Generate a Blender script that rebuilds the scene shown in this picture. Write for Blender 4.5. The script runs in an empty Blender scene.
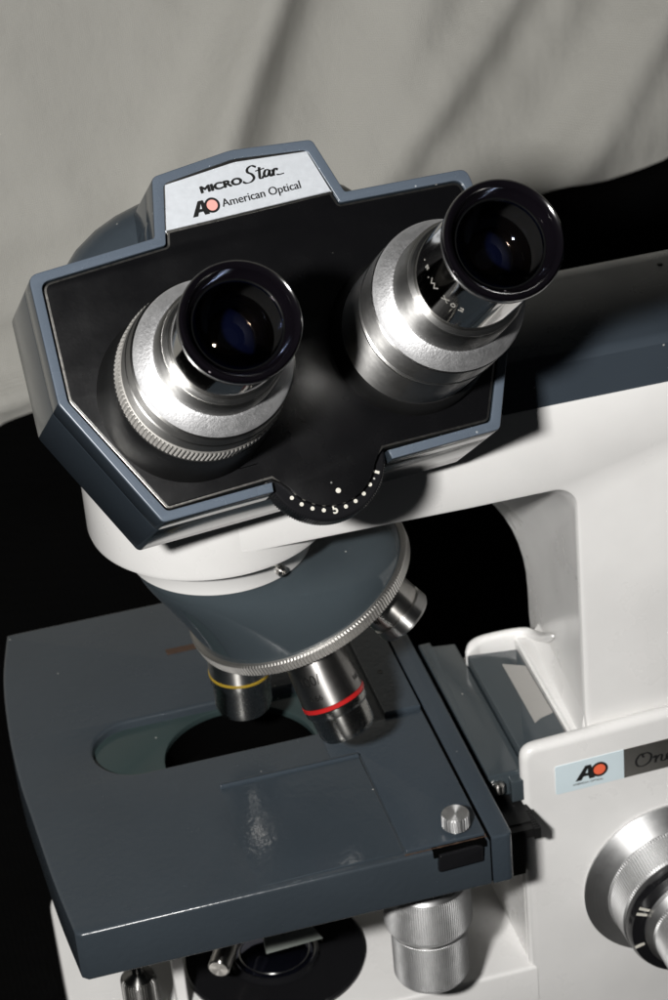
import bpy, bmesh, math, random
from mathutils import Vector, Matrix, noise
random.seed(7)
S = 0.01                                  # everything below is written in centimetres
D = bpy.data; scene = bpy.context.scene; COL = scene.collection
R = math.radians
sin, cos, pi = math.sin, math.cos, math.pi

# ------------------------------------------------------------------ materials
def nmat(name):
    m = D.materials.new(name); m.use_nodes = True
    nt = m.node_tree; b = nt.nodes['Principled BSDF']
    return m, nt, b
def N_(nt, t, **kw):
    n = nt.nodes.new(t)
    for k, v in kw.items():
        if k in n.inputs: n.inputs[k].default_value = v
        else: setattr(n, k, v)
    return n
def coords(nt, scale=(1, 1, 1)):
    tc = N_(nt, 'ShaderNodeTexCoord'); mp = N_(nt, 'ShaderNodeMapping')
    mp.inputs['Scale'].default_value = scale
    nt.links.new(tc.outputs['Object'], mp.inputs['Vector']); return mp.outputs[0]
def noise_(nt, vec, sc, det=3, rough=.5):
    n = N_(nt, 'ShaderNodeTexNoise', Scale=sc, Detail=det, Roughness=rough)
    nt.links.new(vec, n.inputs['Vector']); return n.outputs['Fac']
def ramp(nt, fac, stops):
    r = N_(nt, 'ShaderNodeValToRGB'); e = r.color_ramp.elements
    while len(e) < len(stops): e.new(.5)
    for el, (p, c) in zip(e, stops):
        el.position = p; el.color = (c, c, c, 1) if isinstance(c, (int, float)) else (*c, 1)
    nt.links.new(fac, r.inputs[0]); return r.outputs[0]
def bump(nt, b, h, strength, dist):
    n = N_(nt, 'ShaderNodeBump', Strength=strength, Distance=dist)
    nt.links.new(h, n.inputs['Height'])
    nt.links.new(n.outputs[0], b.inputs['Normal']); return n
def mix(nt, fac, a, b_):
    m = N_(nt, 'ShaderNodeMix', data_type='RGBA')
    nt.links.new(fac, m.inputs[0])
    for i, v in ((6, a), (7, b_)):
        if isinstance(v, tuple): m.inputs[i].default_value = (*v, 1)
        else: nt.links.new(v, m.inputs[i])
    return m.outputs[2]

def paint(name, col, rough=.3, peel=.15, dust=0.0, coat=0., wear=None, peelscale=900, spec=.5, dustcol=(.35, .35, .33)):
    m, nt, b = nmat(name); v = coords(nt)
    b.inputs['Specular IOR Level'].default_value = spec
    big = ramp(nt, noise_(nt, v, 35, 4), [(.3, tuple(c * .93 for c in col)), (.7, tuple(min(1, c * 1.05) for c in col))])
    colr = big
    if dust:
        vo = N_(nt, 'ShaderNodeTexVoronoi', Scale=420.); nt.links.new(v, vo.inputs['Vector'])
        # sparse specks: small distance AND random cell value
        sp = N_(nt, 'ShaderNodeMath', operation='LESS_THAN'); sp.inputs[1].default_value = .10
        nt.links.new(vo.outputs['Distance'], sp.inputs[0])
        sep = N_(nt, 'ShaderNodeSeparateColor'); nt.links.new(vo.outputs['Color'], sep.inputs[0])
        g = N_(nt, 'ShaderNodeMath', operation='LESS_THAN'); g.inputs[1].default_value = dust
        nt.links.new(sep.outputs[0], g.inputs[0])
        mu = N_(nt, 'ShaderNodeMath', operation='MULTIPLY'); nt.links.new(sp.outputs[0], mu.inputs[0]); nt.links.new(g.outputs[0], mu.inputs[1])
        colr = mix(nt, mu.outputs[0], big, dustcol)
    nt.links.new(colr, b.inputs['Base Color'])
    rr = ramp(nt, noise_(nt, v, 60, 5, .6), [(.3, rough * .8), (.75, min(1, rough * 1.3))])
    nt.links.new(rr, b.inputs['Roughness'])
    if peel: bump(nt, b, noise_(nt, v, peelscale, 2), peel, .0001 if peel < .25 else .0003)
    if coat:
        b.inputs['Coat Weight'].default_value = coat; b.inputs['Coat Roughness'].default_value = .08
    return m
def turned(name, col, rough=.5, aniso=.93, lines=.12, metallic=1., speck=0.):
    """lathe-turned metal: grooves run round the axis (UV v = along the profile, in cm)"""
    m, nt, b = nmat(name)
    uv = N_(nt, 'ShaderNodeUVMap', uv_map='turn'); tg = N_(nt, 'ShaderNodeTangent', direction_type='UV_MAP', uv_map='turn')
    b.inputs['Metallic'].default_value = metallic; b.inputs['Anisotropic'].default_value = aniso; b.inputs['Anisotropic Rotation'].default_value = .25
    nt.links.new(tg.outputs[0], b.inputs['Tangent'])
    mp = N_(nt, 'ShaderNodeMapping'); mp.inputs['Scale'].default_value = (3, 60, 1); nt.links.new(uv.outputs[0], mp.inputs['Vector'])
    gr = noise_(nt, mp.outputs[0], 1., 3, .6)
    mp2 = N_(nt, 'ShaderNodeMapping'); mp2.inputs['Scale'].default_value = (14, 14, 1); nt.links.new(uv.outputs[0], mp2.inputs['Vector'])
    wear = noise_(nt, coords(nt), 500., 5, .65)
    nt.links.new(ramp(nt, gr, [(.3, tuple(c * .86 for c in col)), (.7, col)]), b.inputs['Base Color'])
    nt.links.new(ramp(nt, wear, [(.3, rough * .92), (.75, rough * 1.1)]), b.inputs['Roughness'])
    if speck:
        bump(nt, b, noise_(nt, coords(nt), 1700., 3, .6), speck, .0001)
    elif lines: bump(nt, b, gr, lines, .00003)
    return m
def metal(name, col, rough=.28, grain=0., gs=(1, 1, 1), gscale=1500, spots=0.):
    m, nt, b = nmat(name); v = coords(nt, gs)
    b.inputs['Metallic'].default_value = 1
    base = ramp(nt, noise_(nt, v, 700, 4), [(.3, tuple(c * .93 for c in col)), (.7, col)])
    nt.links.new(base, b.inputs['Base Color'])
    nt.links.new(ramp(nt, noise_(nt, v, 900, 5, .65), [(.3, rough * .88), (.75, rough * 1.15)]), b.inputs['Roughness'])
    if grain: bump(nt, b, noise_(nt, v, gscale, 3, .6), grain, .0001)
    return m

M = {}
M['slate'] = paint('slate_paint', (.035, .044, .053), .24, .26, .02, peelscale=520)
M['slate_smooth'] = paint('slate_enamel', (.044, .056, .064), .12, .05, .02, peelscale=250, coat=.6)
_n = M['slate_smooth'].node_tree; _b = _n.nodes['Principled BSDF']
_h = N_(_n, 'ShaderNodeBump', Strength=.35, Distance=.0012); _n.links.new(noise_(_n, coords(_n), 45, 2), _h.inputs['Height'])
_o = [l.from_node for l in _n.links if l.to_node == _b and l.to_socket.name == 'Normal'][0]
_n.links.new(_h.outputs[0], _o.inputs['Normal'])
M['slate_front'] = paint('slate_blue_enamel', (.037, .048, .060), .18, .30, .02)
M['slate_tray'] = paint('slate_tray_paint', (.035, .045, .055), .20, .34, .02, peelscale=520)
M['slate_cap'] = paint('slate_cap_paint', (.036, .046, .058), .30, .06, .01, spec=.35)
M['rim'] = paint('slate_rim_paint', (.082, .102, .130), .26, .10, .06, dustcol=(.30, .32, .34))
M['body'] = paint('dark_slate_enamel', (.024, .031, .039), .13, .04, .03)
M['black_plate'] = paint('black_crinkle_lacquer', (.003, .003, .0035), .25, .10, .07, peelscale=1800, spec=.55, dustcol=(.16, .16, .15))
M['white'] = paint('warm_white_enamel', (.72, .712, .70), .3, .05, .0, peelscale=400)
M['black'] = paint('gloss_black', (.008, .008, .009), .14, .04, .03)
M['black_matte'] = paint('matt_black', (.006, .006, .006), .5, .1, .0, spec=.3)
M['satin'] = turned('satin_aluminium', (.50, .495, .485), .37, .97)
M['bright'] = turned('polished_steel', (.85, .84, .82), .34, .9, .05)
M['frosted'] = turned('frosted_aluminium', (.70, .70, .71), .60, .65, 0, 1., .7)
M['knurl'] = turned('knurled_steel', (.52, .505, .48), .58, .6, .1)
M['alu'] = turned('turned_aluminium', (.68, .68, .68), .52, .72, .16)
M['darkchrome'] = metal('mirror_chrome', (.50, .49, .475), .085, .02)
M['chrome_dim'] = turned('worn_chrome', (.60, .58, .55), .30, .92, .08)
M['gunmetal'] = turned('gunmetal', (.33, .325, .315), .38, .94, .1)
M['objective_chrome'] = turned('objective_chrome', (.34, .335, .32), .27, .9, .03)
M['engraved'] = turned('satin_black_steel', (.34, .33, .32), .44, .8, .1)
M['purple_rim'] = paint('anodised_black_rim', (.0025, .002, .003), .12, .05, .10, dustcol=(.25, .22, .24))
M['plate_alu'] = metal('name_plate_aluminium', (.62, .65, .69), .5, .08, gscale=3500); M['plate_alu'].node_tree.nodes['Principled BSDF'].inputs['Metallic'].default_value = .35
M['plate_edge'] = metal('name_plate_edge', (.36, .35, .33), .3, .2)
M['ink'] = paint('black_ink', (.006, .006, .006), .4, 0)
M['white_ink'] = paint('white_ink', (.55, .53, .47), .5, 0)
M['worn_ink'] = paint('worn_white_ink', (.30, .29, .27), .6, .4, 0)
M['pink'] = paint('pink_enamel', (.72, .33, .29), .4, 0)
M['orange'] = paint('orange_enamel', (.85, .14, .06), .4, 0)
M['yellow'] = paint('yellow_band', (.30, .20, .02), .4, 0)
M['red'] = paint('red_band', (.42, .012, .012), .4, 0)
M['maker_white'] = paint('pale_blue_plate', (.62, .72, .76), .3, 0)
M['maker_grey'] = metal('grey_plate', (.30, .29, .27), .45)
M['teal'] = paint('teal_grey_plate', (.030, .046, .046), .2, .05, .03)
M['tape'] = paint('grey_tape', (.32, .31, .295), .45, .25, 0, peelscale=500)
M['rust'] = paint('chipped_brown_edge', (.055, .030, .018), .7, .6, 0)
M['gap_shade'] = paint('dark_gap', (.002, .002, .002), .8, .2, 0, spec=0)  # near-black: the dark of gaps and openings put into the colour

def glass_mat(name, col, rough=.02):
    m, nt, b = nmat(name)
    b.inputs['Base Color'].default_value = (*col, 1); b.inputs['Roughness'].default_value = rough
    b.inputs['Coat Weight'].default_value = 1; b.inputs['Coat Roughness'].default_value = .01
    b.inputs['Coat Tint'].default_value = (.55, .6, 1, 1)
    return m
M['lens'] = glass_mat('coated_lens_glass', (.002, .003, .008))
M['lens_dark'] = glass_mat('field_lens_glass', (.004, .004, .004), .05)
for nm, key, gc in (('warm_coated_lens', 'clear_lens_warm', (1, .75, .6, 1)), ('coated_eye_lens', 'clear_lens', (.6, .7, 1, 1))):
  m, nt, b = nmat(nm)
  nt.nodes.remove(b); tr = N_(nt, 'ShaderNodeBsdfTransparent'); gl = N_(nt, 'ShaderNodeBsdfGlossy'); gl.inputs['Roughness'].default_value = .035; gl.inputs['Color'].default_value = gc
  fr = N_(nt, 'ShaderNodeFresnel', IOR=1.5); mx = N_(nt, 'ShaderNodeMixShader')
  nt.links.new(fr.outputs[0], mx.inputs[0]); nt.links.new(tr.outputs[0], mx.inputs[1]); nt.links.new(gl.outputs[0], mx.inputs[2]); nt.links.new(mx.outputs[0], nt.nodes['Material Output'].inputs[0])
  M[key] = m
m, nt, b = nmat('frosted_glass'); b.inputs['Base Color'].default_value = (.22, .24, .22, 1); b.inputs['Roughness'].default_value = .25; M['milk'] = m

def cloth_mat(name, col, weave, wscale, rough=.9):
    m, nt, b = nmat(name); v = coords(nt)
    b.inputs['Roughness'].default_value = rough; b.inputs['Specular IOR Level'].default_value = .15 if col[0] > .1 else 0
    b.inputs['Sheen Weight'].default_value = .15 if col[0] > .1 else 0.
    big = ramp(nt, noise_(nt, v, 9, 5, .6), [(.3, tuple(c * .92 for c in col)), (.7, tuple(c * 1.06 for c in col))])
    nt.links.new(big, b.inputs['Base Color'])
    w1 = N_(nt, 'ShaderNodeTexWave', Scale=wscale, Distortion=1.2); w1.inputs['Detail'].default_value = 2
    w2 = N_(nt, 'ShaderNodeTexWave', Scale=wscale * 1.1, Distortion=1.2, bands_direction='Z')
    nt.links.new(v, w1.inputs[0]); nt.links.new(v, w2.inputs[0])
    a = N_(nt, 'ShaderNodeMath', operation='ADD'); nt.links.new(w1.outputs['Fac'], a.inputs[0]); nt.links.new(w2.outputs['Fac'], a.inputs[1])
    a2 = N_(nt, 'ShaderNodeMath', operation='ADD'); nt.links.new(a.outputs[0], a2.inputs[0]); nt.links.new(noise_(nt, v, 120, 4), a2.inputs[1])
    bb = bump(nt, b, a2.outputs[0], weave, .0004)
    b2 = N_(nt, 'ShaderNodeBump', Strength=.5, Distance=.004); nt.links.new(noise_(nt, coords(nt, (1, 1, .5)), 38, 5, .55), b2.inputs['Height']); nt.links.new(b2.outputs[0], bb.inputs['Normal'])
    return m
M['greycloth'] = cloth_mat('grey_linen', (.54, .53, .49), .5, 420)
M['blackcloth'] = cloth_mat('black_cotton', (.003, .003, .003), .2, 200, 1.)

# ------------------------------------------------------------------ geometry helpers
def frame(o=(0, 0, 0), x=(1, 0, 0), y=(0, 1, 0), z=None):
    x = Vector(x).normalized(); y = Vector(y).normalized()
    z = x.cross(y).normalized() if z is None else Vector(z).normalized()
    m = Matrix.Identity(4)
    for i in range(3):
        m[i][0], m[i][1], m[i][2], m[i][3] = x[i], y[i], z[i], o[i]
    return m
def axis_frame(o, z, xhint=(1, 0, 0)):
    z = Vector(z).normalized(); x = Vector(xhint); x = (x - z * x.dot(z)).normalized()
    return frame(o, x, z.cross(x), z)
I4 = Matrix.Identity(4)
def finish(bm, mats, sharp=35, recalc=True):
    if recalc: bmesh.ops.recalc_face_normals(bm, faces=bm.faces)
    bmesh.ops.scale(bm, vec=(S, S, S), verts=bm.verts)
    me = D.meshes.new('mesh'); bm.to_mesh(me); bm.free()
    for mm in mats: me.materials.append(mm)
    for p in me.polygons: p.use_smooth = True
    me.set_sharp_from_angle(angle=R(sharp))
    return me
def obj(name, bm, mats, parent=None, sharp=35, bevel=0, seg=2, recalc=True):
    if not isinstance(mats, (list, tuple)): mats = [mats]
    o = D.objects.new(name, finish(bm, mats, sharp, recalc)); o.data.name = name
    COL.objects.link(o)
    if parent:
        o.parent = parent
        if parent.type == 'EMPTY': o.location = -parent.location
    if bevel:
        md = o.modifiers.new('bevel', 'BEVEL'); md.width = bevel * S; md.segments = seg; md.limit_method = 'ANGLE'; md.angle_limit = R(30)
        md.use_clamp_overlap = True; md.harden_normals = False
    return o
def arc(cx, cy, r, a0, a1, n=12):
    return [(cx + r * cos(R(a0 + (a1 - a0) * i / n)), cy + r * sin(R(a0 + (a1 - a0) * i / n))) for i in range(n + 1)]
def rounded(pts, rad, n=5):
    out = []; L = len(pts)
    for i, p in enumerate(pts):
        r = rad[i] if isinstance(rad, (list, tuple)) else rad
        p = Vector(p); a = Vector(pts[i - 1]); b = Vector(pts[(i + 1) % L])
        if r <= 0: out.append(tuple(p)); continue
        u = (a - p).normalized(); v = (b - p).normalized()
        ang = u.angle(v); t = min(r / math.tan(ang / 2), (a - p).length * .48, (b - p).length * .48)
        p0 = p + u * t; p1 = p + v * t
        for k in range(n + 1):
            s = k / n; out.append(tuple((p0 * (1 - s) ** 2 + p * 2 * s * (1 - s) + p1 * s * s)))
    return out
def offset_poly(pts, d):
    # inset (d > 0 moves inwards for a counter-clockwise outline)
    out = []; L = len(pts)
    for i in range(L):
        p = Vector(pts[i]); a = Vector(pts[i - 1]); b = Vector(pts[(i + 1) % L])
        e1 = (p - a).normalized(); e2 = (b - p).normalized()
        n1 = Vector((-e1.y, e1.x)); n2 = Vector((-e2.y, e2.x))
        bis = (n1 + n2); bis.normalize(); k = max(.35, bis.dot(n1))
        out.append(tuple(p + bis * d / k))
    return out
def add_curve(bm, splines, M4, z0, z1, bev=0., mi=0, res=2):
    """closed outlines (outer + holes) turned into a solid between z0 and z1 with rounded edges"""
    cu = D.curves.new('tmp', 'CURVE'); cu.dimensions = '2D'; cu.fill_mode = 'BOTH'
    for pts in splines:
        pts = [p for i, p in enumerate(pts) if math.hypot(p[0] - pts[i - 1][0], p[1] - pts[i - 1][1]) > 2e-3]
        sp = cu.splines.new('POLY'); sp.points.add(len(pts) - 1); sp.use_cyclic_u = True
        for q, p in zip(sp.points, pts): q.co = (p[0], p[1], 0, 1)
    h = (z1 - z0) / 2
    if bev: cu.bevel_depth = bev; cu.bevel_resolution = res; cu.offset = -bev
    cu.extrude = max(h - bev, 1e-5)
    o = D.objects.new('tmp', cu); COL.objects.link(o)
    dg = bpy.context.evaluated_depsgraph_get(); dg.update()
    me = D.meshes.new_from_object(o.evaluated_get(dg))
    me.transform(M4 @ Matrix.Translation((0, 0, (z0 + z1) / 2)))
    n = len(bm.faces); bm.from_mesh(me); bm.faces.ensure_lookup_table()
    for f in bm.faces[n:]: f.material_index = mi
    bmesh.ops.remove_doubles(bm, verts=bm.verts, dist=1e-4)
    D.objects.remove(o); D.curves.remove(cu); D.meshes.remove(me)
def prism(splines, M4, z0, z1, bev=0., mi=0, res=2):
    bm = bmesh.new(); add_curve(bm, splines, M4, z0, z1, bev, mi, res); return bm
def add_lathe(bm, prof, M4, segs=96, mi=0, cap0=True, cap1=True, knurl=0, kd=.03):
    """prof: list of (r, h[, 'k']); points flagged k get knurl teeth"""
    if knurl: segs = knurl * 4
    rings = []
    for p in prof:
        r, h = p[0], p[1]; k = len(p) > 2 and p[2] == 'k'
        ring = []
        for i in range(segs):
            a = 2 * pi * i / segs
            rr = r - (kd if (k and i % 4 in (0, 1)) else 0)
            ring.append(bm.verts.new(M4 @ Vector((rr * cos(a), rr * sin(a), h))))
        rings.append(ring)
    uvl = bm.loops.layers.uv.get('turn') or bm.loops.layers.uv.new('turn')
    vv = [0]
    for a_, b_ in zip(prof, prof[1:]): vv.append(vv[-1] + math.hypot(a_[0] - b_[0], a_[1] - b_[1]))
    for k_, (A, B) in enumerate(zip(rings, rings[1:])):
        for i in range(segs):
            j = (i + 1) % segs
            f = bm.faces.new((A[i], A[j], B[j], B[i])); f.material_index = mi
            for lp, (uu, v_) in zip(f.loops, ((i, vv[k_]), (i + 1, vv[k_]), (i + 1, vv[k_ + 1]), (i, vv[k_ + 1]))): lp[uvl].uv = (uu / segs, v_)
    for ring, c in ((rings[0], cap0), (rings[-1], cap1)):
        if c:
            f = bm.faces.new(ring); f.material_index = mi
def lathe(prof, M4, **kw):
    bm = bmesh.new(); add_lathe(bm, prof, M4, **kw); return bm
def add_loft(bm, rings, mi=0, closed=True, caps=True):
    vr = [[bm.verts.new(p) for p in ring] for ring in rings]
    n = len(vr[0])
    for A, B in zip(vr, vr[1:]):
        for i in range(n if closed else n - 1):
            j = (i + 1) % n
            try: f = bm.faces.new((A[i], A[j], B[j], B[i])); f.material_index = mi
            except ValueError: pass
    if caps and closed:
        for ring in (vr[0], vr[-1]):
            f = bm.faces.new(ring); f.material_index = mi
def box(x0, x1, y0, y1, z0, z1, M4=I4, bm=None):
    bm = bm or bmesh.new()
    v = [bm.verts.new(M4 @ Vector((x, y, z))) for x in (x0, x1) for y in (y0, y1) for z in (z0, z1)]
    for q in ((0, 1, 3, 2), (4, 6, 7, 5), (0, 4, 5, 1), (2, 3, 7, 6), (0, 2, 6, 4), (1, 5, 7, 3)):
        bm.faces.new([v[i] for i in q])
    return bm
def add_text(bm, s, M4, size, z0=.0, th=.008, mi=0, xs=1., shear=0., align='CENTER', bold=0., spacing=1.):
    cu = D.curves.new('tmp', 'FONT'); cu.body = s; cu.size = size; cu.align_x = align; cu.align_y = 'CENTER'
    cu.extrude = th / 2; cu.offset = bold; cu.shear = shear; cu.space_character = spacing
    o = D.objects.new('tmp', cu); COL.objects.link(o)
    dg = bpy.context.evaluated_depsgraph_get(); dg.update()
    me = D.meshes.new_from_object(o.evaluated_get(dg))
    me.transform(M4 @ Matrix.Translation((0, 0, z0 + th / 2)) @ Matrix.Diagonal((xs, 1, 1, 1)))
    n = len(bm.faces); bm.from_mesh(me); bm.faces.ensure_lookup_table()
    for f in bm.faces[n:]: f.material_index = mi
    D.objects.remove(o); D.curves.remove(cu); D.meshes.remove(me)
def smooth_path(pts, n=8):
    P = [Vector(p) for p in pts]; out = []
    for i in range(len(P) - 1):
        p0 = P[max(i - 1, 0)]; p1 = P[i]; p2 = P[i + 1]; p3 = P[min(i + 2, len(P) - 1)]
        for k in range(n):
            t = k / n
            out.append(.5 * ((2 * p1) + (-p0 + p2) * t + (2 * p0 - 5 * p1 + 4 * p2 - p3) * t * t + (-p0 + 3 * p1 - 3 * p2 + p3) * t ** 3))
    out.append(P[-1]); return out
def add_stroke(bm, pts, M4, w, th=.008, z0=0., mi=0, thin=.35, ang=60):
    """pen stroke with a broad-nib width: wide across the nib angle, thin along it"""
    P = smooth_path(pts); L = []; n = len(P)
    for i, p in enumerate(P):
        d = (P[min(i + 1, n - 1)] - P[max(i - 1, 0)])
        if d.length < 1e-9: d = Vector((1, 0))
        d.normalize(); nv = Vector((-d.y, d.x))
        k = abs(d.x * sin(R(ang)) * 0 + d.y); ww = w * (thin + (1 - thin) * k) / 2
        L.append((p + nv * ww, p - nv * ww))
    for zt, flip in ((z0 + th, False),):
        vs = [(bm.verts.new(M4 @ Vector((a.x, a.y, zt))), bm.verts.new(M4 @ Vector((b_.x, b_.y, zt)))) for a, b_ in L]
        lo = [(bm.verts.new(M4 @ Vector((a.x, a.y, z0))), bm.verts.new(M4 @ Vector((b_.x, b_.y, z0)))) for a, b_ in L]
        for i in range(n - 1):
            for q in ((vs[i][0], vs[i + 1][0], vs[i + 1][1], vs[i][1]), (vs[i][0], lo[i][0], lo[i + 1][0], vs[i + 1][0]), (vs[i][1], vs[i + 1][1], lo[i + 1][1], lo[i][1])):
                f = bm.faces.new(q); f.material_index = mi
def circle(cx, cy, r, n=48): return [(cx + r * cos(2 * pi * i / n), cy + r * sin(2 * pi * i / n)) for i in range(n)]
def tag(o, label, cat, group=None, kind=None):
    o['label'] = label; o['category'] = cat
    if group: o['group'] = group
    if kind: o['kind'] = kind
    return o
def part_label(o, l): o['label'] = l; return o

def ao_logo(bm, M4, h, ink, dot, z0=.0):
    """bold A fused with a ring whose middle is a coloured disc; h = letter height"""
    w = h * .92
    A = [(-w, 0), (-.32 * w, h), (.06 * w, h), (.30 * w, 0), (-.08 * w, 0), (-.13 * w, .24 * h), (-.47 * w, .24 * h), (-.60 * w, 0)]
    A = [(x, y) for x, y in A]
    hole = [(-.34 * w, .44 * h), (-.16 * w, .44 * h), (-.15 * w, .80 * h)]
    add_curve(bm, [A, hole], M4, z0, z0 + .01, mi=ink)
    c = (.62 * w, .52 * h)
    add_curve(bm, [circle(*c, h * .52), circle(*c, h * .37)], M4, z0 + .003, z0 + .014, mi=ink)
    add_curve(bm, [circle(*c, h * .37)], M4, z0 + .001, z0 + .010, mi=dot)

# ------------------------------------------------------------------ camera (cm)
def cam_axes(yaw, pitch, roll):
    a, b_, c = R(yaw), R(pitch), R(roll)
    F = Vector((sin(a) * cos(b_), cos(a) * cos(b_), -sin(b_)))
    r = Vector((cos(a), -sin(a), 0)); u = r.cross(F)
    return r * cos(c) + u * sin(c), -r * sin(c) + u * cos(c), F
cr, cu_, cF = cam_axes(12.5, 31.8, -5.1)
CAM = Vector((-8.714, -51.458, 39.285))
cam = D.cameras.new('camera'); co = D.objects.new('camera', cam); COL.objects.link(co)
mw = frame(CAM * S, cr, cu_, -cF); co.matrix_world = mw
cam.sensor_fit = 'VERTICAL'; cam.sensor_height = 22.2; cam.sensor_width = 14.8
cam.lens = 2.6 * 22.2; cam.clip_start = .01; cam.clip_end = 20
cam.dof.use_dof = True; cam.dof.focus_distance = 54 * S; cam.dof.aperture_fstop = 28
scene.camera = co

# ------------------------------------------------------------------ the microscope
scope = D.objects.new('microscope', None); COL.objects.link(scope)
scope.location = Vector((4, 0, -9)) * S; scope.empty_display_size = .05
tag(scope, 'grey and white laboratory microscope with two silver eyepieces, standing on black cloth', 'microscope')

# ---- base: column block and foot
FY = -3.3     # front side of the base
bm = bmesh.new()
def XZ(y): return frame((0, y, 0), (1, 0, 0), (0, 0, 1))   # z axis = -Y
blk = rounded([(6.05, -9.0), (16, -9.0), (16, .80), (9.5, .66), (6.05, .52)], [.0, 0, 0, 0, .42])
# front cheek and body, with the bracket slot left open behind the cheek
add_curve(bm, [blk], XZ(0), -FY - .42, -FY, bev=.19, res=4)
body = rounded([(7.62, -9.0), (16, -9.0), (16, .60), (8.4, .22), (7.62, .16)], [0, 0, 0, .2, .12])
add_curve(bm, [body], XZ(0), -1.9, -FY - .40, bev=.05)
box(9.0, 16, 1.8, 3.2, -9, -1, bm=bm)
box(6.07, 7.7, -2.9, 3.0, -9.0, -1.0, bm=bm)
base = obj('base', bm, M['white'], scope, sharp=40)
# foot with rounded plan
foot = rounded([(-5.7, -3.32), (6.2, -3.32), (6.2, 4.2), (-5.35, 4.2)], [1.2, 0, 0, 1.0], 8)
bm = prism([foot], I4, -9.0, -6.42, bev=.12, res=3)
obj('foot', bm, M['white'], base)
# raised lip of white casting round the back of the bracket, running up on to the column
bm = bmesh.new()
lip = smooth_path([(6.25, 1.75, .02), (6.6, 2.0, .10), (7.2, 2.0, .16), (7.85, 1.85, .22), (8.05, 1.4, .35), (8.05, .7, .75), (8.0, -.1, 1.35)], 8)
rings = []
for i, p in enumerate(lip):
    t = i / (len(lip) - 1); w = .15 * (1 - .25 * t) * min(1, .35 + t * 6) * min(1, .3 + (1 - t) * 8); 
    d = (lip[min(i + 1, len(lip) - 1)] - lip[max(i - 1, 0)]).normalized()
    side = Vector((d.y, -d.x, 0)).normalized(); up = side.cross(d)
    rings.append([p + side * w * cos(a) * 1.0 + up * w * 1.1 * sin(a) - Vector((0, 0, 1.2 if sin(a) < -.2 and t < .6 else 0)) for a in [2 * pi * k / 16 for k in range(16)]])
add_loft(bm, rings)
obj('casting_lip', bm, M['white'], base, sharp=60)
# inner wall sloping from the column down to the bracket slot
bm = bmesh.new()
g = []
for j in range(13):
    v = j / 12; y = -2.74 + v * 4.5
    x0 = 7.56; x1 = 7.86 + .45 * (y + 2.8) / 5.6
    row = []
    for k in range(9):
        t = k / 8
        x = x0 + (x1 - x0 + .02) * (t ** .8); z = .02 + .10 * v + (1.0 - .6 * v) * t ** 2.6
        row.append(Vector((x, y, z)))
    row.append(Vector((x1 + .3, y, row[-1].z))); row.append(Vector((x1 + .3, y, -1))); row.append(Vector((7.56, y, -1)))
    g.append(row)
add_loft(bm, g)
obj('column_fillet', bm, M['white'], base, sharp=50)

# ---- arm: column and horizontal arm in one casting, loft from front side to back side
AY0, AY1 = -2.88, 2.8
def arm_profile(v):
    """outline in x,z for depth fraction v (0 front, 1 back): tight inner corner in front, wide at the back"""
    A = [0, 7.5, 15, 22.5, 30, 37.5, 45, 52.5, 60, 67.5, 75, 82.5, 90]
    f = [(-.28, 7.48), (2.2, 7.46), (5.2, 7.42)] + [(7.25 + .55 * sin(R(a)), 6.87 + .55 * cos(R(a))) for a in A] + [(7.84, .9), (7.96, -1.2)]
    b = [(-.28, 7.48), (3.6, 7.44), (5.3, 6.0)] + [(5.6 + 2.7 * sin(R(a)), .9 + 3.9 * cos(R(a))) for a in A] + [(8.31, .0), (8.4, -1.2)]
    b[3] = (5.75, 5.0)
    k = v
    low = [(p[0] * (1 - k) + q[0] * k, p[1] * (1 - k) + q[1] * k) for p, q in zip(f, b)]
    return low + [(16, -1.2), (16, 9.72), (-.28, 9.72)]
bm = bmesh.new(); rings = []
NV = 20
for i in range(NV + 1):
    v = i / NV; y = AY0 + (AY1 - AY0) * v
    rings.append([Vector((x, y, z)) for x, z in arm_profile(v)])
# rounded front edge: first ring slightly shrunk
def shrink(ring, d, y):
    out = offset_poly([(p.x, p.z) for p in ring], d)
    return [Vector((a, y, c)) for a, c in out]
r0 = rings[0]
rings = [shrink(r0, .10, AY0), shrink(r0, .03, AY0 + .03), [Vector((p.x, AY0 + .1, p.z)) for p in r0]] + rings[1:]
add_loft(bm, rings)
arm = obj('arm', bm, M['white'], scope, sharp=42)
# slate cap over the arm
capsec = [(-2.83, 9.70), (-2.83, 10.72), (-2.74, 10.84), (-2.6, 10.9), (.6, 11.0), (1.3, 10.8), (2.83, 10.0), (2.83, 9.70)]
bm = bmesh.new()
add_loft(bm, [[Vector((x, y, z + (x - 7.3) * .0)) for y, z in capsec] for x in (1.2, 5, 9, 13, 16)])
obj('arm_cap', bm, M['slate_cap'], arm, sharp=30)
bm = lathe([(.07, -.03), (.07, .04), (.03, .05)], frame((11.15, .35, 10.96)), segs=20)
obj('cap_screw', bm, M['black_matte'], arm)

# ---- white collar under the head
CX, CY = -.28, .05
prof = [(2.5, 6.86), (2.80, 6.88), (2.90, 6.94), (2.93, 7.05), (2.93, 9.9)]
collar = obj('head_collar', lathe(prof, frame((CX, CY, 0)), segs=128), M['white'], scope, sharp=40)
obj('collar_ring', lathe([(1.9, 5.98), (2.12, 6.0), (2.18, 6.05), (2.24, 6.5), (2.5, 6.88), (2.52, 7.0)], frame((-.17, 0, 0)), segs=128), M['white'], collar, sharp=40)
a = R(-63); p = Vector((-.17 + 2.27 * cos(a), 2.27 * sin(a), 6.27)); n = Vector((cos(a), sin(a), -.1))
bm = lathe([(.13, -.1), (.13, .04), (.10, .07), (.05, .07), (.05, .02)], axis_frame(p, n), segs=24)
obj('set_screw', bm, M['chrome_dim'], collar)

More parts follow.
